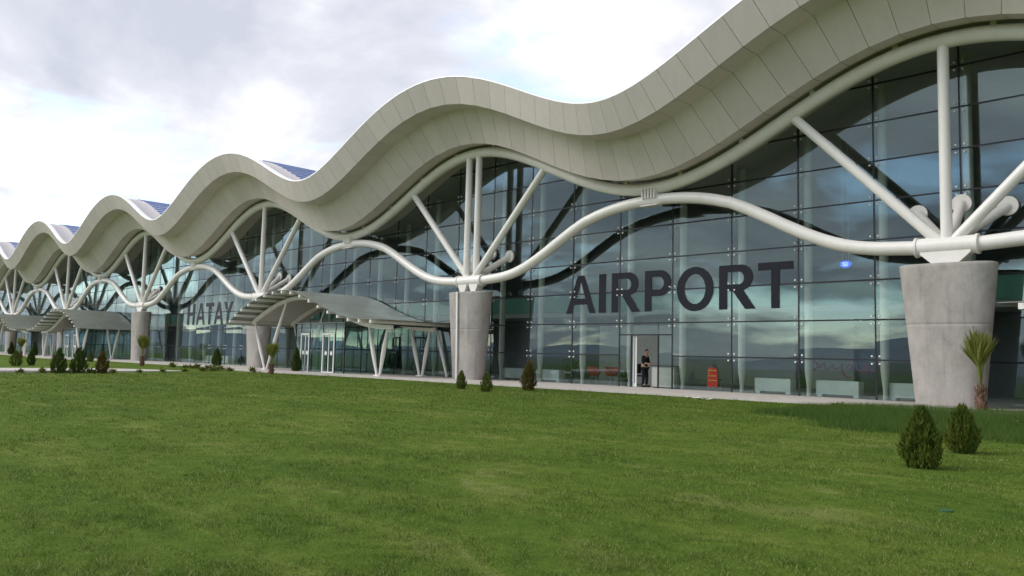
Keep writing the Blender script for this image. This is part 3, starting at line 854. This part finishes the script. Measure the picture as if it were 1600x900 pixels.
stroke([(0.6, 0.42), (0.7, 0.1), (0.95, -0.06), (1.1, 0.05), (1.1, 0.24), (0.98, 0.3), (0.96, 0.05)], 0.032)
stroke([(1.25, 0.3), (1.3, 0.0), (1.45, 0.1), (1.5, 0.28), (1.46, -0.1), (1.3, -0.3)])
tag(t_, 'red looping script lettering inside the glass above the white boxes', 'sign')
# orange sail banner at the right edge
t_ = empty('sail_banner', (4.75, 4.2, PZ))
G().tube([(0, 0, 0), (0, 0, 2.2), (0.12, 0, 3.1), (0.4, 0, 3.5)], 0.018, 8).obj('pole', 'stainless', t_)
G().prism([(0.02, 1.1), (0.4, 1.5), (0.62, 2.2), (0.62, 2.9), (0.42, 3.45), (0.14, 3.05), (0.02, 2.2)], -0.01, 0.01).obj('flag', 'orange_cloth', t_)
G().tube([(0, 0, 0), (0, 0, 0.04)], 0.25, 20).obj('base', 'dark_desk', t_)
tag(t_, 'orange sail banner inside the glass at the right edge behind the palm', 'banner')

# desk, chair and man in the doorway
t_ = empty('counter_desk', (-13.13, 2.42, PZ))
G().box(-0.35, 0.9, -0.3, 0.35, 0.05, 1.0).obj('front', 'wall_grey', t_); G().box(-0.42, 0.97, -0.36, 0.41, 1.0, 1.04).obj('top', 'dark_desk', t_); G().box(-0.3, 0.85, -0.25, 0.3, 0, 0.05).obj('plinth', 'dark_desk', t_)
tag(t_, 'grey counter the man in the doorway leans over', 'desk')
t_ = empty('office_chair', (-15.15, 3.6, PZ))
G().box(-0.24, 0.24, -0.24, 0.24, 0.45, 0.53).obj('seat', 'dark_desk', t_); G().box(-0.26, -0.2, -0.22, 0.22, 0.6, 1.08).obj('backrest', 'dark_desk', t_)
G().tube([(0, 0, 0.08), (0, 0, 0.45)], 0.03, 10).obj('column', 'stainless', t_)
for k in range(5):
    a = 2 * PI * k / 5; G().tube([(0, 0, 0.1), (0.28 * math.cos(a), 0.28 * math.sin(a), 0.05)], 0.02, 8).obj('foot', 'stainless', t_)
G().box(-0.27, -0.235, -0.02, 0.02, 0.5, 0.75).obj('back_bar', 'stainless', t_)
tag(t_, 'black office chair behind the man in the doorway', 'chair')

def skinned(name, joints, edges, mat, parent, sub=2, root=0):
    me = bpy.data.meshes.new(name)
    me.from_pydata([j[:3] for j in joints], edges, [])
    o = bpy.data.objects.new(name, me); COL.objects.link(o)
    sk = o.modifiers.new('skin', 'SKIN')
    if not me.skin_vertices: 
        bpy.context.view_layer.objects.active = o
    for sv_, j in zip(me.skin_vertices[0].data, joints):
        r = j[3]; sv_.radius = (r, r) if isinstance(r, float) else r
        sv_.use_root = False
    me.skin_vertices[0].data[root].use_root = True
    o.modifiers.new('sub', 'SUBSURF').levels = sub; o.modifiers['sub'].render_levels = sub
    dg = bpy.context.evaluated_depsgraph_get()
    m2 = bpy.data.meshes.new_from_object(o.evaluated_get(dg)); m2.name = name
    COL.objects.unlink(o); bpy.data.objects.remove(o)
    m2.polygons.foreach_set('use_smooth', [True] * len(m2.polygons)); m2.materials.clear(); m2.materials.append(MATS[mat])
    return link(name, m2, None, parent)
def person():
    P = empty('person', (-13.98, 2.25, PZ))
    # faces +X (to the right); y is left-right of the body; head bowed over the counter
    J = [(0, 0, 0.95, .145), (0.0, 0, 1.12, .13), (0.02, 0, 1.32, .15), (0.045, 0, 1.45, .10), (0.085, 0, 1.53, .055),           # 0 pelvis .. 4 neck
         (0.12, 0, 1.62, .088), (0.135, 0, 1.68, .085), (0.12, 0, 1.725, .055),                                            # 5-7 head
         (0.03, -0.17, 1.42, .062), (0.05, -0.23, 1.16, .048), (0.27, -0.16, 1.10, .036), (0.33, -0.14, 1.10, .03), # 8 shoulder r .. wrist
         (0.03, 0.17, 1.42, .062), (0.07, 0.23, 1.16, .048), (0.29, 0.12, 1.12, .036), (0.35, 0.10, 1.12, .03),
         (0.0, -0.10, 0.86, .10), (0.03, -0.11, 0.50, .062), (-0.03, -0.11, 0.11, .045), (0.10, -0.12, 0.045, .04),
         (0.0, 0.10, 0.86, .10), (0.06, 0.11, 0.50, .062), (0.03, 0.11, 0.11, .045), (0.16, 0.12, 0.045, .04)]
    E_ = [(0, 1), (1, 2), (2, 3), (3, 4), (4, 5), (5, 6), (6, 7), (3, 8), (8, 9), (9, 10), (10, 11), (3, 12), (12, 13), (13, 14), (14, 15),
          (0, 16), (16, 17), (17, 18), (18, 19), (0, 20), (20, 21), (21, 22), (22, 23)]
    k0 = len(J)
    for wi, (wx, wy, wz, s) in ((11, (0.33, -0.14, 1.10, 1)), (15, (0.35, 0.10, 1.12, -1))):
        pi = len(J); J.append((wx + 0.05, wy + 0.005 * s, wz - 0.005, .026)); E_.append((wi, pi))
        for q, (dy, ln) in enumerate(((-.03, .055), (-.01, .065), (.01, .062), (.03, .05))):
            a = len(J); J.append((wx + 0.09, wy + dy, wz - 0.008, .011)); E_.append((pi, a)); J.append((wx + 0.09 + ln, wy + dy * 1.15, wz - 0.03, .0085)); E_.append((a, a + 1))
        a = len(J); J.append((wx + 0.06, wy + 0.045 * s, wz + 0.0, .011)); E_.append((pi, a)); J.append((wx + 0.10, wy + 0.055 * s, wz - 0.01, .009)); E_.append((a, a + 1))
    skinned('body', J, E_, 'skin', P)
    # face
    g = G()
    g.add([(0.205, -0.018, 1.625), (0.205, 0.018, 1.625), (0.245, 0, 1.622), (0.21, 0, 1.672)], [(0, 1, 2), (0, 2, 3), (1, 3, 2)])
    for s in (-1, 1): g.tube([(0.115, s * 0.082, 1.62), (0.11, s * 0.10, 1.645)], [0.012, 0.022], 8)
    g.obj('face_features', 'skin', P)
    g = G()
    for s in (-1, 1): g.tube([(0.206, s * 0.032 - .008, 1.668), (0.206, s * 0.032 + .008, 1.668)], 0.009, 6)
    g.tube([(0.208, -0.02, 1.592), (0.208, 0.02, 1.592)], 0.006, 6); g.obj('eyes_and_mouth', 'hair', P)
    skinned('hair', [(0.06, 0, 1.64, .06), (0.09, 0, 1.70, .088), (0.14, 0, 1.735, .075), (0.19, 0, 1.725, .04)], [(0, 1), (1, 2), (2, 3)], 'hair', P)
    sh = [(0, 0, 0.90, .160), (0.0, 0, 1.12, .145), (0.02, 0, 1.32, .165), (0.045, 0, 1.46, .10),
          (0.03, -0.175, 1.42, .078), (0.05, -0.23, 1.17, .066), (0.03, 0.175, 1.42, .078), (0.07, 0.23, 1.17, .066), (0.17, -0.195, 1.125, .056), (0.18, 0.175, 1.135, .056)]
    skinned('shirt', sh, [(0, 1), (1, 2), (2, 3), (3, 4), (4, 5), (3, 6), (6, 7), (5, 8), (7, 9)], 'black_cloth', P)
    tr_ = [(0, 0, 0.93, .152), (0.0, -0.10, 0.84, .112), (0.03, -0.11, 0.50, .082), (-0.03, -0.11, 0.08, .068), (0.0, 0.10, 0.84, .112), (0.06, 0.11, 0.50, .082), (0.03, 0.11, 0.08, .068)]
    skinned('trousers', tr_, [(0, 1), (1, 2), (2, 3), (0, 4), (4, 5), (5, 6)], 'black_cloth', P)
    g = G()
    for (x, y) in ((-0.03, -0.115), (0.03, 0.115)):
        g.tube([(x - 0.06, y, 0.045), (x + 0.02, y, 0.06), (x + 0.12, y, 0.045), (x + 0.19, y, 0.035)], [0.035, 0.055, 0.048, 0.028], 10)
    g.obj('shoes', 'black_cloth', P)
    tag(P, 'dark haired person in black uniform standing in the open doorway, head bowed', 'person')
person()

# ------------------------------------------------------------------ shrubs, palms and small plants
def thuja_mesh(h, w, n, fat=0.30, top=1.0, ss=1.0):
    v = []; f = []
    def rad(t_):   # t 0 bottom .. 1 top
        if t_ < fat: return (w / 2) * (0.62 + 0.38 * math.sin(t_ / fat * PI / 2))
        return (w / 2) * max(0.03, 1 - ((t_ - fat) / (1 - fat)) ** 1.2) ** top
    # upright plumes: every plume is a bundle of flat sprays pointing up and a little outwards
    npl = max(170, n // 15)
    for i in range(npl):
        t_ = (i + random.random()) / npl; t_ = t_ ** 1.1 * 0.93
        a = i * 2.39996 + random.uniform(-.5, .5)
        r = rad(t_) * random.uniform(0.5, 1.02)
        base = Vector((r * math.cos(a), r * math.sin(a), t_ * h + 0.02 * h))
        out = Vector((math.cos(a), math.sin(a), 0))
        d = (Vector((0, 0, 1)) + out * (random.uniform(0.02, 0.55) * (1 - t_)) + Vector((random.gauss(0, .10), random.gauss(0, .10), 0))).normalized()
        PL = h * random.uniform(0.16, 0.32) * (1 - 0.35 * t_)
        for k_ in range(26):
            q = random.random()
            p = base + d * PL * (q - 0.35) + Vector((random.gauss(0, 1), random.gauss(0, 1), random.gauss(0, .6))) * (0.030 * h * (1.1 - q))
            e_ = (d + Vector((random.gauss(0, .30), random.gauss(0, .30), random.gauss(0, .12))) + out * 0.12).normalized()
            L_ = h * 0.066 * ss * random.uniform(0.5, 1.9)
            sd = e_.cross(Vector((random.gauss(0, 1), random.gauss(0, 1), random.gauss(0, 1)))).normalized() * L_ * 0.115
            k = len(v); v += [p - e_ * L_ * 0.3, p + sd, p + e_ * L_ * 0.8, p - sd]; f += [(k, k + 1, k + 2), (k, k + 2, k + 3)]
    return mesh('crown', v, f)
def lowest(x, y): return lawn_z(x, y)
def shrub(x, y, h, w, mat, n, label, z=None, **kw):
    t_ = empty('thuja_shrub', (x, y, (lowest(x, y) if z is None else z) - 0.02), random.uniform(0, 6))
    h *= 0.90; w *= 0.80
    me = thuja_mesh(h, w, n, **kw); link('crown', me, mat, t_)
    core = G().tube([(0, 0, -0.05), (0, 0, h * 0.35), (0, 0, h * 0.8)], [0.028 * h + .01, 0.02 * h, 0.006], 8).obj('trunk', 'brown_trunk', t_)
    tag(t_, label, 'shrub', 'conifer shrubs on the lawn')
shrub(4.62, -16.2, 0.97, 0.70, 'thuja', 7500, 'nearer of the two large olive green conifer shrubs at the right')
shrub(4.40, -13.6, 0.88, 0.68, 'thuja', 6500, 'farther and rounder of the two large conifer shrubs at the right', fat=0.34, top=0.9)
shrub(-14.2, -5.35, 1.26, 0.82, 'thuja_brown', 2600, 'tallest brown tinged conifer shrub right of the double strut pillar', fat=0.22)
shrub(-14.1, -7.8, 0.80, 0.62, 'thuja', 1800, 'middle one of the three conifer shrubs before the double strut pillar')
shrub(-16.6, -6.9, 0.82, 0.56, 'thuja', 1800, 'leftmost of the three conifer shrubs before the double strut pillar')
shrub(-38.0, -2.4, 1.62, 0.78, 'thuja_dark', 2200, 'dark conifer shrub standing before the sliding doors of the lobby', z=-0.12, fat=0.25)
shrub(-51.5, -1.55, 1.5, 0.98, 'thuja_dark', 2000, 'dark conical shrub below the last letter of HATAY', z=-0.13, fat=0.25)
shrub(-39.3, -13.7, 1.32, 0.90, 'thuja_brown', 2000, 'right one of the three shrubs standing before the pale footpath', fat=0.3)
shrub(-40.0, -14.7, 1.52, 1.12, 'thuja_dark', 2400, 'darkest and widest of the three shrubs standing before the pale footpath', fat=0.3)
shrub(-39.7, -15.8, 1.44, 1.05, 'thuja_dark', 2200, 'left one of the three shrubs standing before the pale footpath', fat=0.3)
shrub(-52.4, -14.9, 1.1, 1.0, 'thuja', 1200, 'rounded shrub near the left edge beyond the footpath')
shrub(-54.0, -13.6, 1.12, 0.66, 'thuja_dark', 1200, 'slim shrub beyond the footpath, second from the left edge')
shrub(-99.0, -2.2, 1.75, 0.80, 'thuja_dark', 900, 'small far shrub before the posts of the second canopy', z=-0.15, fat=0.25)
shrub(-68.4, -5.4, 0.95, 0.70, 'thuja', 1000, 'small far shrub beyond the footpath under the second canopy')
shrub(-108.0, -2.6, 1.75, 0.95, 'thuja_dark', 900, 'small far dark shrub beside the far left palm', z=-0.15, fat=0.25)
shrub(-47.4, -17.6, 1.0, 0.8, 'thuja', 1000, 'shrub cut by the left edge of the picture')

def palm(x, y, h, label, z=None, n=15, spread=0.34, crown=0.72):
    t_ = empty('fan_palm', (x, y, (lowest(x, y) if z is None else z) - 0.02), random.uniform(0, 6))
    th = h * (1 - crown) ; g = G()
    g.tube([(0, 0, -0.1), (0, 0, th * 0.15), (0, 0, th * 0.6), (0, 0, th)], [0.13, 0.15, 0.13, 0.09], 12)
    tr_ = g.obj('trunk', 'palm_trunk', t_)
    g = G()
    for i in range(70):      # old leaf bases
        q = random.random(); a = i * 2.4; r = 0.125
        b = Vector((r * math.cos(a), r * math.sin(a), 0.05 + q * th * 0.95)); o_ = Vector((math.cos(a), math.sin(a), 0)); sd = Vector((-math.sin(a), math.cos(a), 0)) * 0.05
        tip = b + o_ * 0.06 + Vector((0, 0, 0.13))
        g.add([b - sd, b + sd, tip, b + o_ * 0.04], [(0, 1, 3), (1, 2, 3), (2, 0, 3), (0, 2, 1)])
    g.obj('leaf_base', 'palm_trunk', tr_)
    for i in range(n):
        a = i * 2.399 + random.uniform(-.2, .2); lean = spread * (0.15 + 0.85 * (i / n)) + random.uniform(-.05, .05)
        d = Vector((math.cos(a) * math.sin(lean), math.sin(a) * math.sin(lean), math.cos(lean)))
        base = Vector((0, 0, th * 0.92)); pl_ = h * crown * random.uniform(0.26, 0.46); hub = base + d * pl_
        v = []; f = []
        sd = d.cross(Vector((0, 0, 1))).normalized(); up = sd.cross(d)
        v += [base - sd * .014, base + sd * .014, hub + sd * .009, hub - sd * .009]; f += [(0, 1, 2, 3)]
        nl = 21; LL = h * crown * random.uniform(0.46, 0.60)
        fan = random.uniform(0.6, 0.95) + 0.7 * (i / n) ** 4
        for q in range(nl):
            an = (q / (nl - 1) - 0.5) * fan + random.gauss(0, 0.03)
            dl = (d * math.cos(an) + sd * math.sin(an) + up * random.uniform(-.06, .10)).normalized()
            L_ = LL * (1 - 0.28 * abs(an)); wv = dl.cross(up).normalized() * L_ * 0.022
            m1 = hub + dl * L_ * 0.55; tp = hub + dl * L_ + Vector((0, 0, -0.08 * L_ * abs(an) - 0.03 * L_))
            k = len(v); v += [hub, m1 - wv, tp, m1 + wv]; f += [(k, k + 1, k + 2, k + 3)]
        link('frond', mesh('frond', v, f), 'palm_leaf', t_)
    tag(t_, label, 'palm', 'young fan palms beside the pillars')
palm(1.36, -1.6, 2.75, 'largest young fan palm, in front of the big concrete pillar at right', z=-0.12, n=18, spread=0.22)
palm(-34.3, -6.1, 2.1, 'young fan palm before the left V posts of the nearest canopy', spread=0.3)
palm(-52.1, -6.9, 2.6, 'young fan palm before the pillar left of HATAY', spread=0.3)
palm(-82.6, -7.5, 2.4, 'farthest young fan palm near the left edge', spread=0.35)

def small_plant(x, y, h, label, n=46):
    t_ = leaf_clump('bedding_plant', n + 20, h * 1.3, h * 1.6, h * 1.25, 'plant_leaf', None, loc=(x, y, lowest(x, y) - 0.02))
    tag(t_, label, 'plant', 'low bedding plants along the paving')
rp = random.Random(5)
for i in range(13):
    yy = -21.5 + i * 1.25 + rp.uniform(-.4, .4)
    small_plant(-39.75 + rp.uniform(-.25, .2) - max(0, (yy + 12) * 0.2), yy, rp.uniform(0.16, 0.28), 'low leafy bedding plant along the near edge of the footpath')
for i in range(9):
    small_plant(-38.5 - i * 1.4 + rp.uniform(-.5, .5), -5.6 + rp.uniform(-.4, .3), rp.uniform(0.18, 0.32), 'low yellowish bedding plant at the lawn edge before the nearest canopy')
small_plant(-2.3, -3.4, 0.14, 'bright green weed at the lawn edge left of the big pillar', 30)
small_plant(3.6, -6.5, 0.15, 'yellow flowering weed in tall grass at the right edge', 60)
small_plant(7.45, -22.6, 0.10, 'yellowish plant tip in the bottom right corner', 50)

# odds and ends on the lawn
G().tube([(0, 0, -0.04), (0, 0, 0.012)], [0.075, 0.072], 20).obj('valve_lid', 'valve_green', None, (6.04, -19.67, lowest(6.04, -19.67) + 0.004))
o = bpy.data.objects['valve_lid']; tag(o, 'small round green valve lid lying in the mown lawn at right', 'lid')
for x, y, w, lb in ((-7.2, -4.0, 0.62, 'longer pale paper scrap on the lawn edge right of the door'), (-6.45, -4.35, 0.38, 'shorter pale paper scrap on the lawn edge right of the door')):
    v = []
    for i in range(5):
        for j in range(3): v.append(((i / 4 - .5) * w, (j / 2 - .5) * 0.16, 0.055 + 0.02 * math.sin(i * 2 + j)))
    f = [(i * 3 + j, i * 3 + 3 + j, i * 3 + 4 + j, i * 3 + 1 + j) for i in range(4) for j in range(2)]
    o = link('paper_scrap', mesh('paper_scrap', v, f), 'scrap_white', None, (x, y, lowest(x, y))); o.rotation_euler = (0, 0, 0.3)
    md = o.modifiers.new('thick', 'SOLIDIFY'); md.thickness = 0.004
    tag(o, lb, 'litter')

# ------------------------------------------------------------------ grass (nobody could count it)
def blades(name, x, y, h, w, mat, lean=0.5):
    n = len(x)
    z = np.empty(n)
    tt = np.clip((-3.6 - y) / 25.4, 0, 1); k = np.clip((-4.2 - y) / 3.0, 0, 1)
    z = -0.15 - 0.27 * tt + k * (0.035 * np.sin(x * 0.31 + 1.3) * np.cos(y * 0.27) + 0.025 * np.sin(x * 0.13 - y * 0.19 + 0.6)) - 0.008
    a = RNG.uniform(0, 2 * PI, n); b = RNG.uniform(0, 2 * PI, n)
    lx = np.cos(b) * h * lean * RNG.uniform(0.1, 1.3, n); ly = np.sin(b) * h * lean * RNG.uniform(0.1, 1.3, n)
    co = np.empty((n, 3, 3), np.float32)
    dx, dy = np.cos(a) * w / 2, np.sin(a) * w / 2
    co[:, 0] = np.stack([x - dx, y - dy, z], 1); co[:, 1] = np.stack([x + dx, y + dy, z], 1); co[:, 2] = np.stack([x + lx, y + ly, z + h], 1)
    me = bpy.data.meshes.new(name)
    me.vertices.add(3 * n); me.vertices.foreach_set('co', co.ravel())
    me.loops.add(3 * n); me.loops.foreach_set('vertex_index', np.arange(3 * n, dtype=np.int32))
    me.polygons.add(n); me.polygons.foreach_set('loop_start', np.arange(0, 3 * n, 3, dtype=np.int32)); me.polygons.foreach_set('loop_total', np.full(n, 3, np.int32))
    me.update(); me.validate()
    o = link(name, me, mat); stuff(o)
    return o
def inpoly(x, y, poly):
    c = np.zeros(len(x), bool); n = len(poly)
    for i in range(n):
        x1, y1 = poly[i]; x2, y2 = poly[(i + 1) % n]
        cond = ((y1 > y) != (y2 > y)) & (x < (x2 - x1) * (y - y1) / (y2 - y1 + 1e-12) + x1)
        c ^= cond
    return c
N = 620000
d = 4.2 * (52 / 4.2) ** RNG.uniform(0, 1, N)
th = math.radians(90) + YAW + RNG.uniform(-0.72, 0.72, N)
gx = CAM.x + d * np.cos(th); gy = CAM.y + d * np.sin(th)
keep = (~inpoly(gx, gy, pv)) & (~inpoly(gx, gy, fp)) & (gy < -2.75)
gx, gy, d = gx[keep], gy[keep], d[keep]
pat = 0.75 + 0.25 * np.sin(gx * 1.9 + np.sin(gy * 1.3) * 1.5) * np.sin(gy * 1.6 + np.cos(gx * 0.9))
clump = 0.8 + 0.6 * np.clip(np.sin(gx * 7.3 + 2 * np.sin(gy * 5.1)) * np.sin(gy * 8.7 + 2 * np.sin(gx * 4.3)), -0.3, 1)
hh = (0.024 + 0.032 * RNG.random(len(gx)) ** 1.5) * pat * clump * (1 + 0.012 * d)
ww = np.maximum(0.0075, 0.0009 * d) * RNG.uniform(0.7, 1.3, len(gx))
o = blades('lawn_grass', gx, gy, hh, ww, 'blade', 0.9)
o['label'] = 'mown lawn grass over the whole foreground'; o['category'] = 'grass'
TG = [(-2.5, -3.1), (-2.2, -8.2), (0.9, -10.6), (2.4, -11.0), (4.8, -10.8), (12, -10.0), (12, -0.9), (1.2, -1.2)]
tx = RNG.uniform(-3, 12, 150000); ty = RNG.uniform(-11.5, -0.9, 150000)
kp = inpoly(tx + 0.35 * np.sin(ty * 2.1) + RNG.normal(0, .18, len(tx)), ty + 0.3 * np.sin(tx * 1.7) + RNG.normal(0, .18, len(tx)), TG); tx, ty = tx[kp], ty[kp]
o = blades('tall_grass', tx, ty, RNG.uniform(0.10, 0.24, len(tx)), RNG.uniform(0.006, 0.013, len(tx)), 'blade_tall', 0.5)
o['label'] = 'taller unmown blue green grass at the foot of the big pillar'; o['category'] = 'grass'
